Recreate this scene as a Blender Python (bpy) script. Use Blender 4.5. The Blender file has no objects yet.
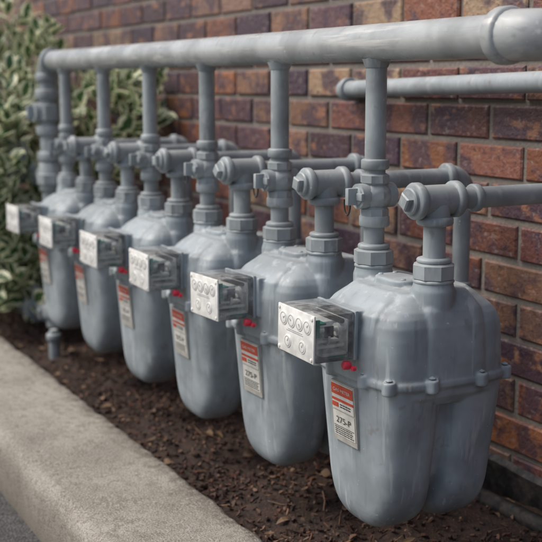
import bpy, bmesh, math, random
from mathutils import Vector, Matrix, noise
random.seed(7)
sc = bpy.context.scene
COL = sc.collection
CAMZ = 0.818
ZM = 0.10           # meter bottom height
SP = 0.33           # meter spacing
NM = 6
WALL_Y = 0.40
HEAD_Z = CAMZ + 0.063
OUT_Z = CAMZ - 0.178
CX = 0.084          # half spacing of meter connections

# ---------------------------------------------------------------- helpers
def link(o, parent=None):
    COL.objects.link(o)
    if parent is not None: o.parent = parent
    return o
def empty(name, loc=(0,0,0)):
    e = bpy.data.objects.new(name, None); e.empty_display_size = 0.05; e.location = loc
    return link(e)
def mesh_from_bm(bm, name, mat=None, smooth=True, ang=38):
    bmesh.ops.recalc_face_normals(bm, faces=bm.faces)
    me = bpy.data.meshes.new(name); bm.to_mesh(me); bm.free()
    if smooth:
        me.polygons.foreach_set('use_smooth', [True]*len(me.polygons))
        me.set_sharp_from_angle(angle=math.radians(ang))
    if mat: me.materials.append(mat)
    return me
def obj(name, me, parent=None, loc=None):
    o = bpy.data.objects.new(name, me)
    if loc: o.location = loc
    return link(o, parent)
def orient(p, d):
    d = Vector(d).normalized()
    q = Vector((0,0,1)).rotation_difference(d)
    return Matrix.Translation(Vector(p)) @ q.to_matrix().to_4x4()
def lathe(bm, prof, M, segs=24, rot=0.0):
    rings = []
    for r,h in prof:
        rings.append([bm.verts.new(M @ Vector((r*math.cos(2*math.pi*i/segs+rot), r*math.sin(2*math.pi*i/segs+rot), h))) for i in range(segs)])
    for a,b in zip(rings, rings[1:]):
        for i in range(segs):
            j=(i+1)%segs
            bm.faces.new((a[i],a[j],b[j],b[i]))
    bm.faces.new(list(reversed(rings[0]))); bm.faces.new(rings[-1])
def cyl(bm, p, q, r, segs=24, c=0.0012):
    p=Vector(p); q=Vector(q); L=(q-p).length
    lathe(bm, [(r-c,0),(r,c),(r,L-c),(r-c,L)], orient(p,q-p), segs)
def collar(bm, p, d, r, L, segs=28, c=0.003):
    d=Vector(d).normalized(); p=Vector(p)-d*L/2
    lathe(bm, [(r-c*1.6,0),(r-c*.5,c*.35),(r,c),(r,L-c),(r-c*.5,L-c*.35),(r-c*1.6,L)], orient(p,d), segs)
def hexnut(bm, p, d, r, L, segs=6, rot=0.3):
    d=Vector(d).normalized(); p=Vector(p)-d*L/2; c=0.0025
    lathe(bm, [(r-2*c,0),(r,c),(r,L-c),(r-2*c,L)], orient(p,d), segs, rot)
def sweep(bm, pts, rad, segs=20):
    pts=[Vector(p) for p in pts]; n=len(pts)
    rads = rad if isinstance(rad,(list,tuple)) else [rad]*n
    t0=(pts[1]-pts[0]).normalized()
    nrm = t0.orthogonal().normalized(); rings=[]; tp=t0
    for i,p in enumerate(pts):
        t = ((pts[min(i+1,n-1)]-pts[max(i-1,0)])).normalized()
        nrm = (tp.rotation_difference(t)) @ nrm; tp=t
        b=t.cross(nrm)
        rings.append([bm.verts.new(p+(nrm*math.cos(2*math.pi*k/segs)+b*math.sin(2*math.pi*k/segs))*rads[i]) for k in range(segs)])
    for a,b in zip(rings,rings[1:]):
        for i in range(segs):
            j=(i+1)%segs; bm.faces.new((a[i],a[j],b[j],b[i]))
    bm.faces.new(list(reversed(rings[0]))); bm.faces.new(rings[-1])
def elbow(bm, corner, d1, d2, R, r, lip=True):
    corner=Vector(corner); d1=Vector(d1).normalized(); d2=Vector(d2).normalized()
    c = corner - d1*R + d2*R
    pts=[]
    for k in range(13):
        a=math.pi/2*k/12
        pts.append(c - d2*R*math.cos(a) + d1*R*math.sin(a))
    sweep(bm, pts, r)
    if lip:
        collar(bm, pts[0]-d1*0.004, d1, r*1.16, r*0.75)
        collar(bm, pts[-1]+d2*0.004, d2, r*1.16, r*0.75)
def box(bm, lo, hi, bev=0.0):
    lo=Vector(lo); hi=Vector(hi)
    r=bmesh.ops.create_cube(bm,size=1.0,matrix=Matrix.Translation((lo+hi)/2)@Matrix.Diagonal((*(hi-lo),1)))
    if bev>0:
        es=set()
        for v in r['verts']:
            for e in v.link_edges: es.add(e)
        bmesh.ops.bevel(bm, geom=list(es), offset=bev, segments=2, affect='EDGES', profile=0.5)
def loft(bm, rings, segs=64):
    R=[]
    for cx,cy,hw,hd,z,n in rings:
        ring=[]
        for i in range(segs):
            a=2*math.pi*i/segs; c=math.cos(a); s=math.sin(a)
            ring.append(bm.verts.new((cx+hw*math.copysign(abs(c)**(2/n),c), cy+hd*math.copysign(abs(s)**(2/n),s), z)))
        R.append(ring)
    for a,b in zip(R,R[1:]):
        for i in range(segs):
            j=(i+1)%segs; bm.faces.new((a[i],a[j],b[j],b[i]))
    bm.faces.new(list(reversed(R[0]))); bm.faces.new(R[-1])
def point_color(me, cols, name='Col'):
    a=me.color_attributes.new(name=name,type='FLOAT_COLOR',domain='POINT')
    flat=[]
    for c in cols: flat.extend((c[0],c[1],c[2],1.0))
    a.data.foreach_set('color', flat)

# ---------------------------------------------------------------- node helpers
class NT:
    def __init__(s,name):
        s.m=bpy.data.materials.new(name); s.m.use_nodes=True; s.t=s.m.node_tree
        s.b=s.t.nodes['Principled BSDF']; s.out=s.t.nodes['Material Output']
    def n(s,typ,**kw):
        nd=s.t.nodes.new(typ)
        for k,v in kw.items():
            if k.startswith('_'): setattr(nd,k[1:],v)
            else: nd.inputs[k.replace('__',' ')].default_value=v
        return nd
    def l(s,a,b): s.t.links.new(a,b)
    def worldpos(s,scale=(1,1,1)):
        g=s.n('ShaderNodeNewGeometry')
        if scale==(1,1,1): return g.outputs['Position']
        mp=s.n('ShaderNodeMapping'); mp.inputs['Scale'].default_value=scale
        s.l(g.outputs['Position'],mp.inputs[0]); return mp.outputs[0]
    def noise(s,vec,scale,detail=3,rough=.55):
        nd=s.n('ShaderNodeTexNoise'); nd.inputs['Scale'].default_value=scale; nd.inputs['Detail'].default_value=min(detail,3); nd.inputs['Roughness'].default_value=rough
        s.l(vec,nd.inputs['Vector']); return nd.outputs['Fac']
    def ramp(s,fac,stops):
        r=s.n('ShaderNodeValToRGB'); e=r.color_ramp.elements
        while len(e)<len(stops): e.new(0.5)
        for i,(p,c) in enumerate(stops):
            e[i].position=p; e[i].color=(c,c,c,1) if isinstance(c,(int,float)) else (*c,1)
        s.l(fac,r.inputs[0]); return r.outputs[0]
    def mix(s,fac,a,b,mode='MIX'):
        m=s.n('ShaderNodeMix'); m.data_type='RGBA'; m.blend_type=mode
        for i,v in ((0,fac),(6,a),(7,b)):
            if isinstance(v,(int,float)): m.inputs[i].default_value=v
            elif isinstance(v,tuple): m.inputs[i].default_value=(*v,1)
            else: s.l(v,m.inputs[i])
        return m.outputs[2]
    def bump(s,h,strength=.3,dist=.002,prev=None):
        b=s.n('ShaderNodeBump'); b.inputs['Strength'].default_value=strength; b.inputs['Distance'].default_value=dist
        s.l(h,b.inputs['Height'])
        if prev is not None: s.l(prev,b.inputs['Normal'])
        return b.outputs[0]
def plain(name,col,rough=.5,metal=0.0,var=True):
    t=NT(name)
    if var:
        v=t.worldpos(); n1=t.noise(v,60,2)
        c=t.mix(t.ramp(n1,[(.3,0.0),(.7,1.0)]),tuple(x*.82 for x in col),tuple(min(1,x*1.1) for x in col))
        t.l(c,t.b.inputs['Base Color'])
    else: t.b.inputs['Base Color'].default_value=(*col,1)
    t.b.inputs['Roughness'].default_value=rough; t.b.inputs['Metallic'].default_value=metal
    return t.m

def paint(name, base, rough=.38, runs=(1,1,.10), runamt=.6, up_amt=.28):
    t=NT(name); w=t.worldpos(); ws=t.worldpos(runs)
    n1=t.noise(w,10,3,.6); n2=t.noise(ws,48,3,.65); n3=t.noise(w,120,2,.6); n4=t.noise(w,34,2,.7)
    d=tuple(x*.80 for x in base); li=tuple(min(1,x*1.12+.01) for x in base)
    c=t.mix(t.ramp(n1,[(.40,0.0),(.60,1.0)]),d,li)
    c=t.mix(t.ramp(n2,[(.57,0.0),(.66,runamt)]),c,(base[0]*1.6,base[1]*1.52,base[2]*1.45))
    c=t.mix(t.ramp(n2,[(.30,runamt),(.42,0.0)]),c,(base[0]*.64,base[1]*.64,base[2]*.64))
    c=t.mix(t.ramp(n4,[(.64,0.0),(.74,.45)]),c,(.19,.165,.14))
    c=t.mix(t.ramp(n3,[(.735,0.0),(.755,.7)]),c,(.66,.67,.66))
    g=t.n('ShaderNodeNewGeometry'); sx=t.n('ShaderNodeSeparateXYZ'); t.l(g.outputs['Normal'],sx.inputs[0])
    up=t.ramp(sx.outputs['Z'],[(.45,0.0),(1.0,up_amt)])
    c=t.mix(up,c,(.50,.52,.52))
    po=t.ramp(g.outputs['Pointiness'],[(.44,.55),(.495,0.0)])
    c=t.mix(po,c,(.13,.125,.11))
    t.l(c,t.b.inputs['Base Color'])
    r=t.ramp(n4,[(.3,rough-.06),(.75,rough+.25)]); t.l(r,t.b.inputs['Roughness'])
    b=t.bump(n4,.25,.0018); t.l(b,t.b.inputs['Normal'])
    return t.m
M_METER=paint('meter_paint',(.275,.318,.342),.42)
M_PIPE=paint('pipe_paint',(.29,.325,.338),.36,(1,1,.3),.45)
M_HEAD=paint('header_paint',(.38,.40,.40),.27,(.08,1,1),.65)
M_WHITE=plain('dial_white',(.80,.80,.77),.28,0,True)
M_CREAM=plain('mechanism_plastic',(.66,.67,.64),.4,0,False)
M_BLACK=plain('dark_plastic',(.03,.03,.032),.45,0,False)
M_TEAL=plain('teal_plastic',(.01,.20,.15),.4,0,False)
M_RED=plain('red_seal',(.72,.04,.08),.35,0,False)
M_LRED=plain('label_red',(.55,.075,.035),.5)
M_LWHITE=plain('label_white',(.64,.63,.58),.55)
M_PLATE=plain('label_aluminium',(.46,.45,.41),.45,.2)
M_INK=plain('ink',(.04,.04,.04),.6,0,False)
M_INK2=plain('ink_grey',(.34,.35,.36),.6,0,False)
def clear():
    t=NT('clear_cover')
    tr=t.n('ShaderNodeBsdfTransparent'); tr.inputs[0].default_value=(.98,.99,.985,1)
    gl=t.n('ShaderNodeBsdfGlossy'); gl.inputs['Roughness'].default_value=.08
    df=t.n('ShaderNodeBsdfDiffuse'); df.inputs[0].default_value=(.88,.90,.90,1)
    v=t.worldpos(); nn=t.noise(v,45,2,.65)
    m1=t.n('ShaderNodeMixShader'); t.l(t.ramp(nn,[(.40,.08),(.75,.38)]),m1.inputs[0]); t.l(tr.outputs[0],m1.inputs[1]); t.l(df.outputs[0],m1.inputs[2])
    fr=t.n('ShaderNodeFresnel'); fr.inputs[0].default_value=1.45
    m2=t.n('ShaderNodeMixShader'); t.l(fr.outputs[0],m2.inputs[0]); t.l(m1.outputs[0],m2.inputs[1]); t.l(gl.outputs[0],m2.inputs[2])
    t.l(m2.outputs[0],t.out.inputs[0]); return t.m
M_CLEAR=clear()

# ---------------------------------------------------------------- METER BODY (cast)
CY=.018
def build_body():
    bm=bmesh.new()
    def hw(u): return .118-.033*u
    def hd(u): return .059-.009*u
    def rnd(u,s=.66,e=2.3):
        if u<=s: return 1
        w=(u-s)/(1-s); return max(.02,(1-min(1,w)**e)**(1/e))
    us=[0,.1,.2,.3,.4,.5,.6,.66,.70,.74,.78,.82,.86,.89,.92,.945,.965,.98,.99,1.0]
    ZF=.258
    for s in (-1,1):
        z0=0.0 if s<0 else 0.002
        loft(bm,[(0,CY+s*(.061-.005*u),hw(u)*(.1+.9*rnd(u,.66,2.2)),hd(u)*(.25+.75*rnd(u,.80,2.4)),ZF-(ZF-z0)*u,3.8) for u in us])
    us2=[0,.2,.4,.6,.75,.85,.93,.98,1]
    loft(bm,[(0,CY,hw(u)*.82*rnd(u,.55),.05,ZF-(ZF-.04)*u,4) for u in us2])
    loft(bm,[(0,CY,.121,.119,ZF,4.4),(0,CY,.120,.118,ZF-.020,4.4),(0,CY,.108,.105,ZF-.036,3.6)])
    def fl(z0,z1,e):
        loft(bm,[(0,CY,.122+e,.120+e,z0,4.8),(0,CY,.125+e,.123+e,z0+.003,4.8),(0,CY,.125+e,.123+e,z1-.003,4.8),(0,CY,.122+e,.120+e,z1,4.8)])
    fl(ZF-.006,ZF+.008,0.001)
    ears=[(.105,CY-.112),(.124,CY-.045),(.124,CY+.050),(.105,CY+.112),(.0,CY+.121),(-.105,CY+.112),(-.124,CY+.050),(-.124,CY-.045),(-.105,CY-.112),(-.045,CY-.121),(.050,CY-.121)]
    for x,y in ears:
        cyl(bm,(x,y,ZF-.010),(x,y,ZF+.011),.0110,16)
    # boxy housing with rounded shoulders and a nearly flat top
    prof=[(0,.120,.118),(.03,.1195,.1175),(.070,.118,.116),(.090,.116,.1135),(.103,.112,.108),(.113,.106,.100),(.121,.098,.090),(.127,.092,.081),(.132,.088,.075),(.136,.083,.069)]
    loft(bm,[(0,CY,w,d,ZF+z,5.5) for z,w,d in prof])
    loft(bm,[(0,CY+.004,.1245,.068,ZF,7),(0,CY+.004,.1240,.066,ZF+.05,7),(0,CY+.004,.1228,.063,ZF+.090,7),(0,CY+.004,.118,.058,ZF+.114,7),(0,CY+.002,.109,.050,ZF+.130,7),(0,CY,.102,.045,ZF+.140,7),(0,CY,.098,.042,ZF+.1425,7)])
    loft(bm,[(0,CY-.004,.080,.1205,ZF+.0,7),(0,CY-.004,.080,.1200,ZF+.075,7),(0,CY-.004,.077,.115,ZF+.104,7),(0,CY-.002,.072,.096,ZF+.124,7),(0,CY,.064,.075,ZF+.138,6)])
    for s in (-1,1):
        loft(bm,[(s*CX,0,.034,.034,ZF+.10,2),(s*CX,0,.034,.034,ZF+.143,2),(s*CX,0,.032,.032,ZF+.149,2),(s*CX,0,.030,.030,ZF+.158,2)],40)
    loft(bm,[(0,-.006,.044,.030,ZF+.13,3),(0,-.006,.044,.030,ZF+.148,3),(0,-.006,.041,.027,ZF+.151,3)],40)
    box(bm,(-.072,-.112,ZF+.038),(.038,-.07,ZF+.110))
    bmesh.ops.recalc_face_normals(bm,faces=bm.faces)
    me=bpy.data.meshes.new('tmp'); bm.to_mesh(me); bm.free()
    o=bpy.data.objects.new('tmp',me); COL.objects.link(o)
    r=o.modifiers.new('r','REMESH'); r.mode='VOXEL'; r.voxel_size=.0022; r.use_smooth_shade=True
    s=o.modifiers.new('s','SMOOTH'); s.iterations=3; s.factor=.5
    dg=bpy.context.evaluated_depsgraph_get(); dg.update()
    res=bpy.data.meshes.new_from_object(o.evaluated_get(dg)); res.name='meter_body'
    bpy.data.objects.remove(o)
    res.materials.clear(); res.materials.append(M_METER)
    res.polygons.foreach_set('use_smooth',[True]*len(res.polygons))
    return res, ears, ZF
ME_BODY,EARS,ZF=build_body()
ZTOP=ZF+.158
def bm_new(): return bmesh.new()
bm=bm_new()
for x,y in EARS:
    hexnut(bm,(x,y,ZF+.0135),(0,0,1),.0058,.006,6,random.random())
    lathe(bm,[(.0075,0),(.0075,.0015)],orient((x,y,ZF+.0095),(0,0,1)),18)
for x,y in ((-.032,-.020),(.032,-.020),(-.032,0.008),(.032,0.008)):
    lathe(bm,[(.0045,0),(.0045,.002),(.003,.0035)],orient((x,y,ZF+.1495),(0,0,1)),14)
ME_BOLTS=mesh_from_bm(bm,'meter_bolts',M_METER)
ix0,ix1=-.080,.034; iz0,iz1=ZF+.036,ZF+.112; iyf,iyb=-.190,-.115
bm=bm_new(); box(bm,(ix0,iyf+.0045,iz0),(ix1,iyb,iz1),.004)
ME_COVER=mesh_from_bm(bm,'index_cover',M_CLEAR)
bm=bm_new()
box(bm,(ix0-.001,iyb-.002,iz0-.001),(ix1+.001,iyb+.004,iz1+.001),.0012)
ME_RIM=mesh_from_bm(bm,'index_rim',M_METER)
bm=bm_new()
box(bm,(ix0,iyf,iz0),(ix1,iyf+.004,iz1),.0018)
for k in range(4):
    lathe(bm,[(.0115,0),(.0115,.0010),(.0105,.0014)],orient((ix0+.020+k*.0248,iyf+.0002,iz1-.021),(0,-1,0)),28)
for cx in (ix0+.034,ix1-.034):
    lathe(bm,[(.0105,0),(.0105,.0010),(.0095,.0014)],orient((cx,iyf+.0002,iz0+.020),(0,-1,0)),28)
for cx in (ix0+.006,ix1-.006):
    for cz in (iz0+.006,iz1-.006): lathe(bm,[(.003,0),(.003,.0012),(.002,.0018)],orient((cx,iyf+.0002,cz),(0,-1,0)),12)
ME_DIALP=mesh_from_bm(bm,'index_face',M_WHITE)
bm=bm_new()
box(bm,(ix0+.006,iyf+.006,iz0+.006),(ix0+.009,iyb-.008,iz1-.006),.0005)
box(bm,(ix0+.010,iyf+.02,iz0+.008),(ix1-.008,iyb-.010,iz0+.013),.0005)
box(bm,(ix0+.010,iyb-.012,iz0+.012),(ix1-.006,iyb-.0095,iz1-.012),.0005)
box(bm,(ix1-.026,iyf+.012,iz0+.030),(ix1-.010,iyf+.052,iz0+.034),.0005)
box(bm,(ix0+.012,iyf+.010,iz0+.020),(ix1-.030,iyb-.016,iz1-.018),.001)
cyl(bm,(ix1-.012,iyf+.008,iz0+.050),(ix1-.012,iyb-.010,iz0+.050),.0042,12)
cyl(bm,(ix1-.016,iyf+.008,iz0+.022),(ix1-.016,iyb-.010,iz0+.022),.0030,12)
lathe(bm,[(.012,0),(.012,.004)],orient((ix1-.018,iyf+.030,iz0+.036),(0,1,0)),20)
lathe(bm,[(.010,0),(.010,.005)],orient((ix1-.016,iyf+.048,iz0+.048),(0,1,0)),20)
ME_FRAME=mesh_from_bm(bm,'index_frame',M_CREAM)
bm=bm_new()
def ring(cx,cz,r,y,w=.0009):
    segs=28; a=[];b=[]
    for i in range(segs):
        t=2*math.pi*i/segs
        a.append(bm.verts.new((cx+r*math.cos(t),y,cz+r*math.sin(t)))); b.append(bm.verts.new((cx+(r-w)*math.cos(t),y,cz+(r-w)*math.sin(t))))
    for i in range(segs):
        j=(i+1)%segs; bm.faces.new((a[i],a[j],b[j],b[i]))
yd=iyf-.0016
for k in range(4):
    cx=ix0+.020+k*.0248; cz=iz1-.021
    ring(cx,cz,.0092,yd)
    ang=random.random()*6.28
    p=Vector((cx,yd,cz)); d=Vector((math.cos(ang),0,math.sin(ang))); q=Vector((-d.z,0,d.x))
    bm.faces.new([bm.verts.new(p+d*.0075),bm.verts.new(p+q*.0016),bm.verts.new(p-q*.0016)])
for cx in (ix0+.034,ix1-.034):
    ring(cx,iz0+.020,.0082,yd)
    bm.faces.new([bm.verts.new((cx-.0015,yd,iz0+.020)),bm.verts.new((cx+.0015,yd,iz0+.020)),bm.verts.new((cx+.004,yd,iz0+.027))])
for k in range(2):
    z=iz0+.0375+k*.0026; box(bm,(-.050+k*.004,iyf-.0006,z),(.002-k*.003,iyf,z+.0008))
ME_DIALS=mesh_from_bm(bm,'index_dials',M_INK2,False)
bm=bm_new()
box(bm,(ix1-.010,iyf+.024,iz0+.038),(ix1-.007,iyf+.040,iz0+.056),.0008)
cyl(bm,(ix0+.02,iyb-.02,iz1-.014),(ix1-.006,iyb-.02,iz1-.014),.004,12)
box(bm,(ix1-.0065,iyb-.009,iz0+.004),(ix1-.0035,iyb-.0045,iz1-.004))
box(bm,(ix0+.004,iyb-.009,iz1-.0065),(ix1-.007,iyb-.0045,iz1-.0045))
ME_MECH=mesh_from_bm(bm,'index_mechanism',M_BLACK)
bm=bm_new()
box(bm,(ix1-.008,iyf+.007,iz1-.036),(ix1-.005,iyf+.014,iz1-.008),.0005)
box(bm,(ix1-.009,iyf+.030,iz0+.005),(ix1-.004,iyf+.064,iz0+.0075),.0005)
box(bm,(ix1-.030,iyf+.012,iz0+.058),(ix1-.010,iyf+.028,iz0+.061),.0005)
ME_TEAL=mesh_from_bm(bm,'index_gear',M_TEAL)
bm=bm_new()
for x,z in ((ix1-.002,iz0-.007),(ix0+.012,iz0-.005)):
    lathe(bm,[(.0055,0),(.007,.002),(.007,.010),(.005,.013)],orient((x,iyb-.020,z),(0,1,-.15)),14)
    lathe(bm,[(.004,0),(.004,.006)],orient((x+.010,iyb-.010,z-.004),(0,1,-.15)),10)
ME_SEAL=mesh_from_bm(bm,'wire_seal',M_RED)
def label_meshes():
    tilt=math.atan2(.014,.16)
    base=Matrix.Translation((-.006,-.1078,ZF-.016)) @ Matrix.Rotation(tilt,4,'X') @ Matrix.Diagonal((1.06,1,.82,1))
    def sub(mat,name,parts):
        bm=bm_new()
        for lo,hi in parts: box(bm,lo,hi)
        bm.transform(base); return mesh_from_bm(bm,name,mat,False)
    W=.033
    parts={}
    parts['nameplate']=sub(M_PLATE,'nameplate',[((-W,-.0005,-.124),(W,.010,.0))])
    parts['label_ground']=sub(M_LWHITE,'label_ground',[((-W+.003,-.0015,-.112),(W-.003,-.0007,-.062)),((-W+.003,-.0015,-.058),(W-.003,-.0007,-.003))])
    parts['label_band']=sub(M_LRED,'label_band',[((-W+.003,-.0024,-.026),(W-.003,-.0017,-.005)),((-W+.003,-.0024,-.039),(W-.003,-.0017,-.034)),((-W+.003,-.0024,-.052),(-W+.020,-.0017,-.043))])
    ink=[]
    rr=random.Random(3)
    for k in range(4):
        x=-W+.007
        while x<W-.010:
            l=rr.uniform(.003,.009); ink.append(((x,-.0024,-.096-k*.0042),(min(x+l,W-.006),-.0017,-.0947-k*.0042))); x+=l+.002
    for k in range(2):
        x=-.008
        while x<W-.010:
            l=rr.uniform(.003,.007); ink.append(((x,-.0024,-.046-k*.005),(min(x+l,W-.006),-.0017,-.0443-k*.005))); x+=l+.002
    parts['label_frame']=sub(M_INK,'label_frame',ink+[((-W+.005,-.0024,-.092),(W-.005,-.0017,-.0914))])
    def text(body,size,z,y,mat):
        cu=bpy.data.curves.new('t','FONT'); cu.body=body; cu.size=size; cu.align_x='CENTER'
        to=bpy.data.objects.new('t',cu); COL.objects.link(to)
        dg=bpy.context.evaluated_depsgraph_get(); dg.update()
        tm=bpy.data.meshes.new_from_object(to.evaluated_get(dg)); bpy.data.objects.remove(to)
        tm.transform(base@Matrix.Translation((0,y,z))@Matrix.Rotation(math.pi/2,4,'X')); tm.materials.clear(); tm.materials.append(mat)
        return tm
    parts['label_number']=text('275-P',.018,-.084,-.0026,M_INK)
    parts['label_title']=text('GAS METER',.0095,-.019,-.0030,M_LWHITE)
    return parts
LAB=label_meshes()

for i in range(NM):
    e=empty('gas_meter',(-SP*i,0,ZM))
    e.rotation_euler=(0,0,math.radians([0,1.0,-1.2,.8,-.8,1][i]))
    obj('body',ME_BODY,e); obj('flange_bolts',ME_BOLTS,e)
    ih=empty('index_unit'); ih.parent=e
    ih.rotation_euler=(0,math.radians([1.5,-1,0.5,1,-.5,0][i]),0)
    for nm,me in (('index_cover',ME_COVER),('index_rim',ME_RIM),('index_face',ME_DIALP),('index_frame',ME_FRAME),('index_dials',ME_DIALS),('index_mechanism',ME_MECH),('index_gear',ME_TEAL),('wire_seals',ME_SEAL)):
        obj(nm,me,ih)
    for nm,me in LAB.items(): obj(nm,me,e)

# ---------------------------------------------------------------- PIPEWORK
man=empty('gas_pipe_manifold')
TOPZ=ZM+ZTOP-.002
def riser(i):
    x=-SP*i-CX; bm=bm_new(); z=TOPZ; up=(0,0,1)
    r=random.Random(i)
    hexnut(bm,(x,0,z+.016),up,.0335,.026,8,r.random())
    collar(bm,(x,0,z+.001),up,.0325,.008)
    collar(bm,(x,0,z+.033),up,.027,.010)
    cyl(bm,(x,0,z),(x,0,HEAD_Z),.0175)
    collar(bm,(x,0,z+.076),up,.0255,.020)
    vz=z+.118
    lathe(bm,[(.020,-.036),(.0245,-.033),(.0245,-.022),(.021,-.018),(.027,-.010),(.029,0),(.027,.010),(.021,.018),(.0245,.022),(.0245,.034),(.020,.037)],orient((x,0,vz),up),8,r.random())
    lathe(bm,[(.021,-.034),(.021,.034)],orient((x,0,vz),(0,1,0)),20)
    lathe(bm,[(.015,.030),(.015,.036),(.010,.038)],orient((x,0,vz),(0,-1,0)),20)
    box(bm,(x-.005,-.055,vz-.014),(x+.005,-.036,vz+.014),.0015)
    box(bm,(x-.018,-.040,vz-.006),(x+.022,-.034,vz+.006),.001)
    collar(bm,(x,0,vz+.052),up,.0235,.018)
    lathe(bm,[(.0185,0),(.024,.014)],orient((x,0,HEAD_Z-.040),up),24)
    obj('riser_%d'%(i+1),mesh_from_bm(bm,'riser',M_PIPE),man)
    bm=bm_new(); pts=[]
    for k in range(15):
        a=math.pi*1.5*k/14-.3; pts.append((x-.012-.016*math.cos(a)*.6,-.046,vz-.012-.020*math.sin(a)))
    sweep(bm,pts,.0016,8)
    obj('lock_wire_%d'%(i+1),mesh_from_bm(bm,'lock_wire',M_BLACK),man)
for i in range(NM): riser(i)
bm=bm_new()
HX0,HX1=-1.905,.262
cyl(bm,(HX0+.03,0,HEAD_Z),(HX1-.03,0,HEAD_Z),.0302,40)
obj('header_pipe',mesh_from_bm(bm,'header_pipe',M_HEAD),man)
bm=bm_new()
elbow(bm,(HX1+.03,0,HEAD_Z),(1,0,0),(0,1,0),.055,.035,False)
collar(bm,(HX1-.026,0,HEAD_Z),(1,0,0),.040,.026,32,.005)
collar(bm,(HX1+.03,.060,HEAD_Z),(0,1,0),.040,.026,32,.005)
cyl(bm,(HX1+.03,.05,HEAD_Z),(HX1+.03,WALL_Y+.01,HEAD_Z),.0302,32)
obj('header_elbow',mesh_from_bm(bm,'header_elbow',M_HEAD),man)

bm=bm_new(); X=HX0; up=(0,0,1)
elbow(bm,(X,0,HEAD_Z),(-1,0,0),(0,0,-1),.045,.033)
cyl(bm,(X,0,.05),(X,0,HEAD_Z-.04),.0302,28)
for z,r,L in ((HEAD_Z-.10,.041,.03),(HEAD_Z-.155,.046,.05),(HEAD_Z-.21,.041,.03),(HEAD_Z-.29,.040,.03),(HEAD_Z-.36,.046,.035),(.30,.04,.03),(.10,.042,.04)):
    hexnut(bm,(X,0,z),up,r,L,8,z*9) if r>.043 else collar(bm,(X,0,z),up,r,L)
lathe(bm,[(.03,-.05),(.03,.05)],orient((X,0,HEAD_Z-.155),(0,1,0)),16)
box(bm,(X-.006,-.07,HEAD_Z-.175),(X+.006,-.05,HEAD_Z-.135),.001)
cyl(bm,(X,0,.085),(X-.42,-.04,.085),.024,24)
for dx,r,L in ((.06,.034,.03),(.15,.046,.05),(.24,.034,.03)):
    hexnut(bm,(X-dx,-.004-dx*.09,.085),(-1,-.09,0),r,L,8)
cyl(bm,(X-.15,-.018,.08),(X-.15,-.018,.155),.016,16)
box(bm,(X-.175,-.024,.150),(X-.125,-.012,.162),.002)
cyl(bm,(X,0,CAMZ-.29),(X-.55,0,CAMZ-.29),.026,24)
collar(bm,(X-.045,0,CAMZ-.29),(1,0,0),.036,.03)
collar(bm,(X-.12,0,CAMZ-.29),(1,0,0),.040,.035)
collar(bm,(X,0,CAMZ-.29),(0,0,1),.038,.09)
obj('supply_riser',mesh_from_bm(bm,'supply_riser',M_PIPE),man)
# short capped ground stub below the last meter
bm=bm_new(); sx_,sy_=-1.70,-.07
cyl(bm,(sx_,sy_,-.05),(sx_,sy_,.075),.017,20); collar(bm,(sx_,sy_,.065),up,.023,.022)
hexnut(bm,(sx_,sy_,.082),up,.014,.014,6)
obj('capped_pipe_stub',mesh_from_bm(bm,'stub',M_PIPE))
bm=bm_new(); P=Vector((-2.17,-.05,CAMZ-.265))
RD_=(0.45,-1,.2)
lathe(bm,[(.03,-.06),(.035,-.03),(.075,-.012),(.082,-.008),(.082,.008),(.075,.012),(.05,.035),(.034,.05),(.032,.095),(.026,.10)],orient(P,RD_),32)
cyl(bm,P-Vector((.07,-.05,.02)),P+Vector((.07,.05,-.02)),.03,20)
for k in range(8):
    a=k*math.pi/4; M=orient(P,RD_)
    c=M@Vector((.074*math.cos(a),.074*math.sin(a),-.012)); d=M@Vector((.074*math.cos(a),.074*math.sin(a),.016))
    cyl(bm,c,d,.006,8)
obj('gas_pressure_regulator',mesh_from_bm(bm,'regulator',M_PIPE))

for i in range(NM):
    e=empty('gas_outlet_pipe'); x=-SP*i+CX; bm=bm_new(); r=random.Random(50+i)
    z=TOPZ; T=Vector((x,0,OUT_Z))
    hexnut(bm,(x,0,z+.016),up,.0335,.026,8,r.random()); collar(bm,(x,0,z+.001),up,.0325,.008); collar(bm,(x,0,z+.033),up,.027,.009)
    cyl(bm,(x,0,z),(x,0,OUT_Z),.0175)
    cyl(bm,T+Vector((0,-.034,0)),T+Vector((0,.034,0)),.0235,28)
    lathe(bm,[(.0235,-.03),(.0235,-.008),(.018,.012)],orient(T,(0,0,1)),24)
    collar(bm,T+Vector((0,-.036,0)),(0,1,0),.0285,.016,28,.004)
    collar(bm,T+Vector((0,.036,0)),(0,1,0),.0285,.016,28,.004)
    collar(bm,T+Vector((0,0,-.032)),up,.0285,.015,28,.004)
    lathe(bm,[(.021,0),(.021,.006),(.019,.008)],orient(T+Vector((0,-.043,0)),(0,-1,0)),24)
    lathe(bm,[(.015,0),(.015,.011),(.012,.013)],orient(T+Vector((0,-.048,0)),(0,-1,0)),4,r.random())
    YB=.31
    cyl(bm,T+Vector((0,.03,0)),T+Vector((0,YB-.03,0)),.0168)
    elbow(bm,(x,YB,OUT_Z),(0,1,0),(0,0,-1),.034,.0225)
    cyl(bm,(x,YB,OUT_Z-.02),(x,YB,-.05),.0168)
    collar(bm,(x,YB,OUT_Z-.22),up,.022,.03)
    collar(bm,T+Vector((0,.075,0)),(0,1,0),.022,.014)
    obj('outlet_tee',mesh_from_bm(bm,'outlet',M_PIPE),e)
bm=bm_new()
a=Vector((-.74,WALL_Y-.045,CAMZ-.017)); b=Vector((1.6,WALL_Y-.045,CAMZ+.045))
d=(b-a).normalized()
cyl(bm,a,b,.0195,28)
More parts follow.
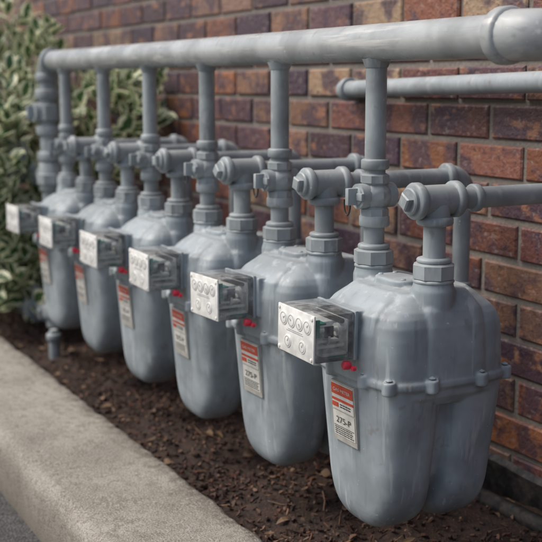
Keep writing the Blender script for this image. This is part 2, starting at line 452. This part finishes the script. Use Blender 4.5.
elbow(bm,a-d*.03,-d,(0,1,0),.030,.023)
obj('wall_pipe',mesh_from_bm(bm,'wall_pipe',M_PIPE))

# ---------------------------------------------------------------- BRICK WALL
def brick_wall():
    ph,pl,mj=.0765,.205,.012
    V=[];F=[];C=[]
    rr=random.Random(14)
    x0,x1=-9.0,3.2
    pal=[(.075,.045,.062),(.062,.042,.058),(.105,.052,.052),(.15,.062,.050),(.19,.078,.055),(.21,.115,.075),(.30,.205,.13),(.14,.058,.050),(.085,.046,.052),(.20,.078,.045),(.20,.115,.085),(.12,.062,.068),(.27,.11,.055)]
    rows=int(3.2/ph)
    for r in range(rows):
        off=(r%2)*pl/2+rr.uniform(-.006,.006)
        n=int((x1-x0)/pl)
        for c in range(n):
            xa=x0+off+c*pl+mj/2+rr.uniform(-.0018,.0018); xb=x0+off+(c+1)*pl-mj/2+rr.uniform(-.0018,.0018)
            za=-.14+r*ph+mj/2+rr.uniform(-.0014,.0014); zb=-.14+(r+1)*ph-mj/2+rr.uniform(-.0014,.0014)
            yf=WALL_Y+rr.uniform(-.002,.002); k=.0035; yb=WALL_Y+.03
            tl=rr.uniform(-.001,.001)
            s=len(V)
            V+= [(xa+k,yf+tl,za+k),(xb-k,yf-tl,za+k),(xb-k,yf-tl,zb-k),(xa+k,yf+tl,zb-k),
                 (xa,yf+k,za),(xb,yf+k,za),(xb,yf+k,zb),(xa,yf+k,zb),
                 (xa,yb,za),(xb,yb,za),(xb,yb,zb),(xa,yb,zb)]
            F.append((s,s+1,s+2,s+3))
            for j in range(4):
                q=(j+1)%4
                F.append((s+j,s+4+j,s+4+q,s+q)); F.append((s+4+j,s+8+j,s+8+q,s+4+q))
            base=rr.choice(pal); kf=rr.uniform(.8,1.3)
            C+=[tuple(v*kf for v in base)]*12
    me=bpy.data.meshes.new('bricks'); me.from_pydata(V,[],F)
    point_color(me,C)
    t=NT('brick'); at=t.n('ShaderNodeVertexColor'); at.layer_name='Col'
    w=t.worldpos(); n1=t.noise(w,13,3,.6); n2=t.noise(w,65,3,.65)
    c=t.mix(t.ramp(n1,[(.47,0.0),(.58,.85)]),at.outputs[0],(.075,.045,.062))
    n5=t.noise(t.worldpos((1,1,1.4)),24,2,.5)
    c=t.mix(t.ramp(n5,[(.60,0.0),(.68,.65)]),c,(.33,.155,.085))
    c=t.mix(t.ramp(n2,[(.56,0.0),(.68,.7)]),c,(.035,.026,.034))
    c=t.mix(t.ramp(n2,[(.32,.5),(.42,0.0)]),c,(.34,.29,.25))
    t.l(c,t.b.inputs['Base Color'])
    t.l(t.ramp(n1,[(.3,.34),(.7,.6)]),t.b.inputs['Roughness'])
    b=t.bump(n2,.7,.006); t.l(b,t.b.inputs['Normal'])
    me.materials.append(t.m)
    e=empty('brick_wall')
    obj('bricks',me,e)
    bm=bm_new(); box(bm,(x0,WALL_Y+.0065,-.3),(x1,WALL_Y+.30,3.05))
    t=NT('mortar'); w=t.worldpos(); n=t.noise(w,120,2,.7); n2=t.noise(w,5,2)
    c=t.mix(n,(.13,.115,.10),(.34,.30,.26)); c=t.mix(t.ramp(n2,[(.35,.5),(.65,0.0)]),c,(.11,.10,.09)); t.l(c,t.b.inputs['Base Color'])
    t.b.inputs['Roughness'].default_value=.95; t.l(t.bump(n,.8,.003),t.b.inputs['Normal'])
    obj('mortar',mesh_from_bm(bm,'mortar',t.m,False),e)
brick_wall()

e=empty('wall_base_flashing')
bm=bm_new()
def strip(y0,y1,z0,z1,jit):
    n=260; xs=[-6+8.5*k/n for k in range(n+1)]; prev=None
    for x in xs:
        j=noise.noise(Vector((x*3,z1*7,0)))*jit; j2=noise.noise(Vector((x*7,3,0)))*jit*1.6
        ring=[bm.verts.new(p) for p in ((x,y1,z0),(x,y0+j,z0),(x,y0+j,z1+j2-.004),(x,y0+.004+j,z1+j2),(x,y1,z1+j2+.006))]
        if prev:
            for k in range(4): bm.faces.new((prev[k],ring[k],ring[k+1],prev[k+1]))
        prev=ring
strip(WALL_Y-.012,WALL_Y-.001,-.03,.062,.006)
t=NT('bitumen'); w=t.worldpos(); n=t.noise(w,40,3); t.l(t.mix(t.ramp(n,[(.4,0.0),(.75,1.0)]),(.012,.012,.014),(.060,.052,.045)),t.b.inputs['Base Color']); t.b.inputs['Roughness'].default_value=.5; t.l(t.bump(n,.6,.006),t.b.inputs['Normal'])
M_BIT=t.m
obj('flashing_sheet',mesh_from_bm(bm,'flashing',M_BIT),e)
bm=bm_new()
pts=[]
for k in range(120):
    x=-4+6.2*k/119; pts.append((x,WALL_Y-.070+.020*noise.noise(Vector((x*1.4,0,5))),.012+.014*noise.noise(Vector((x*2,9,0)))))
sweep(bm,pts,.018,16)
obj('black_drain_hose',mesh_from_bm(bm,'drain_hose',M_BIT))

# ---------------------------------------------------------------- GROUND
KI,KO=-.185,-.450; KT=.05; RD=-.07
def soil_h(x,y):
    v=Vector((x,y,0))
    return .018*noise.noise(v*4)+.012*noise.noise(v*13+Vector((3,1,0)))+.008*noise.noise(v*37)+.005*noise.noise(v*85)
V=[];F=[]; step=.0125; nx=int(10.5/step); ny=int((WALL_Y+.01-KI+.02)/step)
for i in range(nx+1):
    x=-7.5+i*step
    for j in range(ny+1):
        y=KI-.02+j*step*1.0; V.append((x,y,soil_h(x,y)))
for i in range(nx):
    for j in range(ny):
        a=i*(ny+1)+j; F.append((a,a+ny+1,a+ny+2,a+1))
me=bpy.data.meshes.new('soil'); me.from_pydata(V,[],F); me.polygons.foreach_set('use_smooth',[True]*len(F))
t=NT('soil'); w=t.worldpos(); n=t.noise(w,30,2,.7); n2=t.noise(w,220,2,.75)
c=t.mix(t.ramp(n,[(.3,0.0),(.7,1.0)]),(.015,.009,.007),(.052,.028,.019)); c=t.mix(t.ramp(n2,[(.55,0.0),(.70,.8)]),c,(.12,.072,.05))
t.l(c,t.b.inputs['Base Color']); t.b.inputs['Roughness'].default_value=.9; b=t.bump(n2,.9,.005); t.l(b,t.b.inputs['Normal'])
me.materials.append(t.m); obj('soil_bed',me)

rr=random.Random(5)
def slivers(name,count,xr,yr,lr,wr,pal,mat,flat=.35):
    V=[];F=[];C=[]
    for _ in range(count):
        x=rr.uniform(*xr); y=rr.uniform(*yr)
        if noise.noise(Vector((x*5,y*5,4)))<rr.uniform(-.6,.35): 
            if count>1000: continue
        z=soil_h(x,y)+rr.uniform(-.002,.006)
        L=rr.uniform(*lr); W=rr.uniform(*wr); H=W*rr.uniform(.3,.8)
        a=rr.uniform(0,6.283); tl=rr.gauss(0,flat); bend=rr.uniform(-.2,.2)*L
        M=Matrix.Rotation(a,3,'Z')@Matrix.Rotation(tl,3,'Y')@Matrix.Rotation(rr.gauss(0,.4),3,'X')
        s=len(V)
        for k,(px,wd) in enumerate(((-.5,.5),(0,1),(.5,.45))):
            for sy,sz in ((-1,-1),(1,-1),(1,1),(-1,1)):
                p=M@Vector((px*L,sy*W*wd/2+(bend if k==1 else 0),sz*H/2)); V.append((x+p.x,y+p.y,z+p.z))
        for k in (0,1):
            for j in range(4):
                q=(j+1)%4; F.append((s+k*4+j,s+k*4+q,s+k*4+4+q,s+k*4+4+j))
        F.append((s+3,s+2,s+1,s)); F.append((s+8,s+9,s+10,s+11))
        c=rr.choice(pal); kf=rr.uniform(.6,1.3); C+=[tuple(v*kf for v in c)]*12
    me=bpy.data.meshes.new(name); me.from_pydata(V,[],F); point_color(me,C); me.materials.append(mat); return obj(name,me)
t=NT('mulch'); at=t.n('ShaderNodeVertexColor'); at.layer_name='Col'
t.l(at.outputs[0],t.b.inputs['Base Color']); t.b.inputs['Roughness'].default_value=.8
M_MULCH=t.m
slivers('bark_mulch',34000,(-4.5,1.3),(KI+.01,WALL_Y-.05),(.004,.018),(.002,.008),[(.055,.028,.019),(.095,.040,.025),(.035,.018,.013),(.15,.088,.058),(.045,.022,.015),(.025,.013,.010)],M_MULCH,.5)
slivers('dry_twigs',300,(-4,1.3),(KI+.02,WALL_Y-.06),(.03,.09),(.0015,.003),[(.24,.15,.10),(.13,.075,.05)],M_MULCH,.15)
def leaf_geo(V,F,UV,p,M,L,W,curl):
    s=len(V)
    prof=[(0,.0),(.18,.62),(.42,1.0),(.68,.85),(.88,.42),(1,.0)]
    for (u,wd) in prof:
        for sd in (-1,0,1):
            q=M@Vector((u*L, sd*wd*W/2, curl*L*(u-.5)**2*-1 + abs(sd)*wd*W*.14)); V.append((p[0]+q.x,p[1]+q.y,p[2]+q.z)); UV.append((u,sd))
    for k in range(5):
        for j in (0,1):
            a=s+k*3+j; F.append((a,a+3,a+4,a+1))
V=[];F=[];UV=[]
for _ in range(170):
    x=rr.uniform(-3.6,1.2); y=rr.uniform(KI+.02,WALL_Y-.06)
    M=Matrix.Rotation(rr.uniform(0,6.28),3,'Z')@Matrix.Rotation(rr.gauss(0,.35),3,'X')@Matrix.Rotation(rr.gauss(0,.3),3,'Y')
    leaf_geo(V,F,UV,(x,y,soil_h(x,y)+.008),M,rr.uniform(.012,.040),rr.uniform(.008,.022),rr.uniform(-.8,1.2))
me=bpy.data.meshes.new('fallen_leaves'); me.from_pydata(V,[],F)
t=NT('dead_leaf'); w=t.worldpos(); n=t.noise(w,14,2); t.l(t.mix(t.ramp(n,[(.35,0.0),(.65,1.0)]),(.10,.055,.03),(.25,.16,.09)),t.b.inputs['Base Color']); t.b.inputs['Roughness'].default_value=.7
me.materials.append(t.m); obj('fallen_leaves',me)

bm=bm_new()
prof=[(KI,-.10),(KI,KT-.012),(KI-.004,KT-.004),(KI-.012,KT)]
for k in range(1,10): prof.append((KI-.012+(KO+.035-KI+.012)*k/9,KT-.001*k/9))
for k in range(1,7):
    a=math.pi/2*k/6; prof.append((KO+.035-.032*math.sin(a),KT-.001-.032+.032*math.cos(a)))
for k in range(1,6): prof.append((KO+.003-.006*k/5, KT-.033-(KT-.033-RD+.03)*k/5))
n=900; prev=None
for i in range(n+1):
    x=-9+12.5*i/n; ringv=[]
    jt=0
    for jx in (-7.2,-4.75,-2.3,1.9):
        dd=abs(x-jx)
        if dd<.012: jt=.010*(1-dd/.012)
    for pi_,(y,z) in enumerate(prof):
        d=.0030*noise.noise(Vector((x*9,y*9,z*9)))+.0020*noise.noise(Vector((x*45,y*45,z*45)))
        if pi_ in (2,3): d-=.005*max(0,noise.noise(Vector((x*14,3,1))))
        dz=d-jt if z>KT-.02 else 0
        ringv.append(bm.verts.new((x,y+(d if z<KT-.003 or pi_<4 else 0),z+dz)))
    if prev:
        for k in range(len(prof)-1): bm.faces.new((prev[k],prev[k+1],ringv[k+1],ringv[k]))
    prev=ringv
t=NT('kerb_concrete'); w=t.worldpos(); n1=t.noise(w,4,2,.6); n2=t.noise(w,45,3,.7); n3=t.noise(w,300,2,.75)
vo=t.n('ShaderNodeTexVoronoi'); vo.inputs['Scale'].default_value=170; t.l(w,vo.inputs['Vector'])
c=t.mix(t.ramp(n1,[(.35,0.0),(.65,1.0)]),(.22,.198,.165),(.36,.335,.285))
c=t.mix(t.ramp(n2,[(.48,0.0),(.64,.75)]),c,(.16,.137,.105))
c=t.mix(t.ramp(n3,[(.48,.0),(.66,.75)]),c,(.49,.465,.41))
c=t.mix(t.ramp(n3,[(.32,.8),(.45,0.0)]),c,(.13,.112,.09))
c=t.mix(t.ramp(vo.outputs['Distance'],[(.10,.75),(.24,0.0)]),c,(.07,.062,.05))
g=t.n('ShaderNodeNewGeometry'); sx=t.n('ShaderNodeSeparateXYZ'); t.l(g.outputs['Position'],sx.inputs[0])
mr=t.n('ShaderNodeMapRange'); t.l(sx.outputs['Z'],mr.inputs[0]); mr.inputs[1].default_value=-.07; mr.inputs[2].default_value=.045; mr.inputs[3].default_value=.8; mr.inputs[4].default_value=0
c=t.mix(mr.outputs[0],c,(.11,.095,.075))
mr2=t.n('ShaderNodeMapRange'); t.l(sx.outputs['Y'],mr2.inputs[0]); mr2.inputs[1].default_value=KI-.055; mr2.inputs[2].default_value=KI; mr2.inputs[3].default_value=0; mr2.inputs[4].default_value=.9
mm=t.n('ShaderNodeMath',_operation='MULTIPLY'); t.l(mr2.outputs[0],mm.inputs[0]); t.l(t.ramp(n2,[(.35,0.0),(.6,1.0)]),mm.inputs[1])
c=t.mix(mm.outputs[0],c,(.09,.07,.05))
t.l(c,t.b.inputs['Base Color']); t.b.inputs['Roughness'].default_value=.9
b=t.bump(n3,.8,.003); t.l(b,t.b.inputs['Normal'])
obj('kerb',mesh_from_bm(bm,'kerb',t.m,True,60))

bm=bm_new(); s=150
vs=[bm.verts.new(p) for p in ((-s,-s,RD),(s,-s,RD),(s,s,RD),(-s,s,RD))]; bm.faces.new(vs)
t=NT('asphalt'); w=t.worldpos(); vo=t.n('ShaderNodeTexVoronoi'); vo.inputs['Scale'].default_value=150; t.l(w,vo.inputs['Vector']); n=t.noise(w,3,2)
c=t.mix(vo.outputs['Color'],(.025,.025,.027),(.12,.118,.11)); c=t.mix(t.ramp(n,[(.3,0.0),(.7,.5)]),c,(.07,.068,.063))
t.l(c,t.b.inputs['Base Color']); t.b.inputs['Roughness'].default_value=.9; t.l(t.bump(vo.outputs['Distance'],.9,.004),t.b.inputs['Normal'])
obj('asphalt_road',mesh_from_bm(bm,'road',t.m,False))

# ---------------------------------------------------------------- SHRUB (variegated)
rr=random.Random(21)
V=[];F=[];UV=[]
e=empty('variegated_shrub')
cl=[]
for _ in range(340):
    for _t in range(50):
        x=rr.uniform(-3.6,-1.98); y=rr.uniform(-.38,.40); z=rr.uniform(.02,1.10)
        q=((x+2.75)/.82)**2+((y-.03)/.42)**2+((z-.42)/.69)**2
        if q<1 and q>.25 and y<.38: break
    cl.append((x,y,z))
for _ in range(26): cl.append((rr.uniform(-2.15,-1.78),rr.uniform(.22,.36),rr.uniform(.56,.90)))
for _ in range(28): cl.append((rr.uniform(-2.20,-1.97),rr.uniform(-.22,-.06),rr.uniform(.12,.64)))
bs=bm_new()
for (x,y,z) in cl:
    out=Vector((x+2.75,(y-.03)*1.6,(z-.3)*.9+.25)); out.normalize()
    out=(out+Vector((rr.gauss(0,.3),rr.gauss(0,.3),rr.gauss(0,.3)))).normalized()
    L=rr.uniform(.06,.12); p0=Vector((x,y,z))-out*L
    if rr.random()<.5: sweep(bs,[p0-out*.08-Vector((0,0,.05)),p0,Vector((x,y,z))],[.003,.0025,.0015],5)
    nl=rr.randint(6,9)
    for k in range(nl):
        f=k/(nl-1); p=p0+out*L*f
        if p.y>WALL_Y-.03: p.y=WALL_Y-.03
        a=k*2.4+rr.random(); side=out.orthogonal().normalized(); side=Matrix.Rotation(a,3,out)@side
        d=(side*(1.15-.6*f)+out*(.35+.6*f)+Vector((0,0,.12))).normalized()
        nn=out+Vector((0,0,.6)); nrm=(nn-d*nn.dot(d)).normalized(); b=nrm.cross(d)
        M=Matrix((d,b,nrm)).transposed()
        leaf_geo(V,F,UV,p,M,rr.uniform(.055,.095),rr.uniform(.038,.060),rr.uniform(-.2,.7))
me=bpy.data.meshes.new('foliage'); me.from_pydata(V,[],F); me.polygons.foreach_set('use_smooth',[True]*len(F))
uvl=me.uv_layers.new(name='UVMap')
li=[0]*len(me.loops); me.loops.foreach_get('vertex_index',li)
flat=[]
for k in li: flat.extend(UV[k])
uvl.data.foreach_set('uv',flat)
t=NT('variegated_leaf'); tc=t.n('ShaderNodeTexCoord'); sx=t.n('ShaderNodeSeparateXYZ'); t.l(tc.outputs['UV'],sx.inputs[0])
ab=t.n('ShaderNodeMath',_operation='ABSOLUTE'); t.l(sx.outputs['Y'],ab.inputs[0])
w=t.worldpos(); n=t.noise(w,40,2); n2=t.noise(w,6,2)
ad=t.n('ShaderNodeMath',_operation='MULTIPLY_ADD'); t.l(n,ad.inputs[0]); ad.inputs[1].default_value=1.1; t.l(ab.outputs[0],ad.inputs[2])
fac=t.ramp(ad.outputs[0],[(.92,0.0),(1.0,1.0)])
# ramp input is clamped at 1, so scale the sum first
sc_=t.n('ShaderNodeMath',_operation='MULTIPLY'); t.l(ad.outputs[0],sc_.inputs[0]); sc_.inputs[1].default_value=.5
fac=t.ramp(sc_.outputs[0],[(.50,0.0),(.54,1.0)])
g1=t.mix(n2,(.022,.075,.022),(.085,.17,.05))
c=t.mix(fac,g1,(.74,.75,.52)); t.l(c,t.b.inputs['Base Color']); t.b.inputs['Roughness'].default_value=.38
tb=t.n('ShaderNodeBsdfTranslucent'); t.l(c,tb.inputs[0]); mx=t.n('ShaderNodeMixShader'); mx.inputs[0].default_value=.18
t.l(t.b.outputs[0],mx.inputs[1]); t.l(tb.outputs[0],mx.inputs[2]); t.l(mx.outputs[0],t.out.inputs[0])
me.materials.append(t.m); obj('foliage',me,e)
for k in range(26):
    x=rr.uniform(-3.2,-2.35); y=rr.uniform(-.12,.2)
    q=Vector((x+rr.uniform(-.35,.35),y+rr.uniform(-.2,.15),rr.uniform(.4,.9)))
    p=Vector((x,y,-.02)); m=(p+q)/2+Vector((rr.uniform(-.05,.05),rr.uniform(-.05,.05),0))
    sweep(bs,[p,(p+m)/2,m,(m+q)/2,q],[.009,.008,.006,.005,.002],7)
for (x,z) in ((-1.85,.75),(-1.95,.8),(-2.05,.7)):
    sweep(bs,[(-2.4,.15,.35),(-2.2,.25,.5),(x,.31,z)],[.006,.005,.002],7)
obj('stems',mesh_from_bm(bs,'stems',plain('bark',(.11,.085,.055),.85)),e)

# ---------------------------------------------------------------- LIGHT / WORLD
EL=52; AZ=207
wd=bpy.data.worlds.new('World'); sc.world=wd; wd.use_nodes=True; nt=wd.node_tree
sky=nt.nodes.new('ShaderNodeTexSky'); sky.sky_type='NISHITA'; sky.sun_disc=False
sky.sun_elevation=math.radians(EL); sky.sun_rotation=math.radians(AZ); sky.air_density=1.0; sky.dust_density=4; sky.ozone_density=.6
nt.links.new(sky.outputs[0],nt.nodes['Background'].inputs[0]); nt.nodes['Background'].inputs[1].default_value=.15
sl=bpy.data.lights.new('sun','SUN'); sl.energy=2.3; sl.angle=math.radians(38); sl.color=(1,.96,.90)
so=bpy.data.objects.new('sun',sl); COL.objects.link(so)
el=math.radians(EL); az=math.radians(AZ)
dirv=Vector((math.sin(az)*math.cos(el),math.cos(az)*math.cos(el),math.sin(el)))
so.rotation_euler=dirv.to_track_quat('Z','Y').to_euler(); so.location=dirv*6

# ---------------------------------------------------------------- CAMERA
cam=bpy.data.cameras.new('camera'); co=bpy.data.objects.new('camera',cam); COL.objects.link(co)
co.location=(1.445,-1.012,CAMZ)
p=math.atan(.1718); F_=Vector((-.882*math.cos(p),.471*math.cos(p),-math.sin(p)))
co.rotation_euler=F_.to_track_quat('-Z','Y').to_euler()
cam.sensor_width=36; cam.lens=1100/542*36; cam.clip_start=.05; cam.clip_end=500
cam.dof.use_dof=True; cam.dof.focus_distance=1.74; cam.dof.aperture_fstop=5.0
sc.camera=co
sc.view_settings.view_transform='Standard'; sc.view_settings.look='None'; sc.view_settings.exposure=0; sc.view_settings.gamma=1
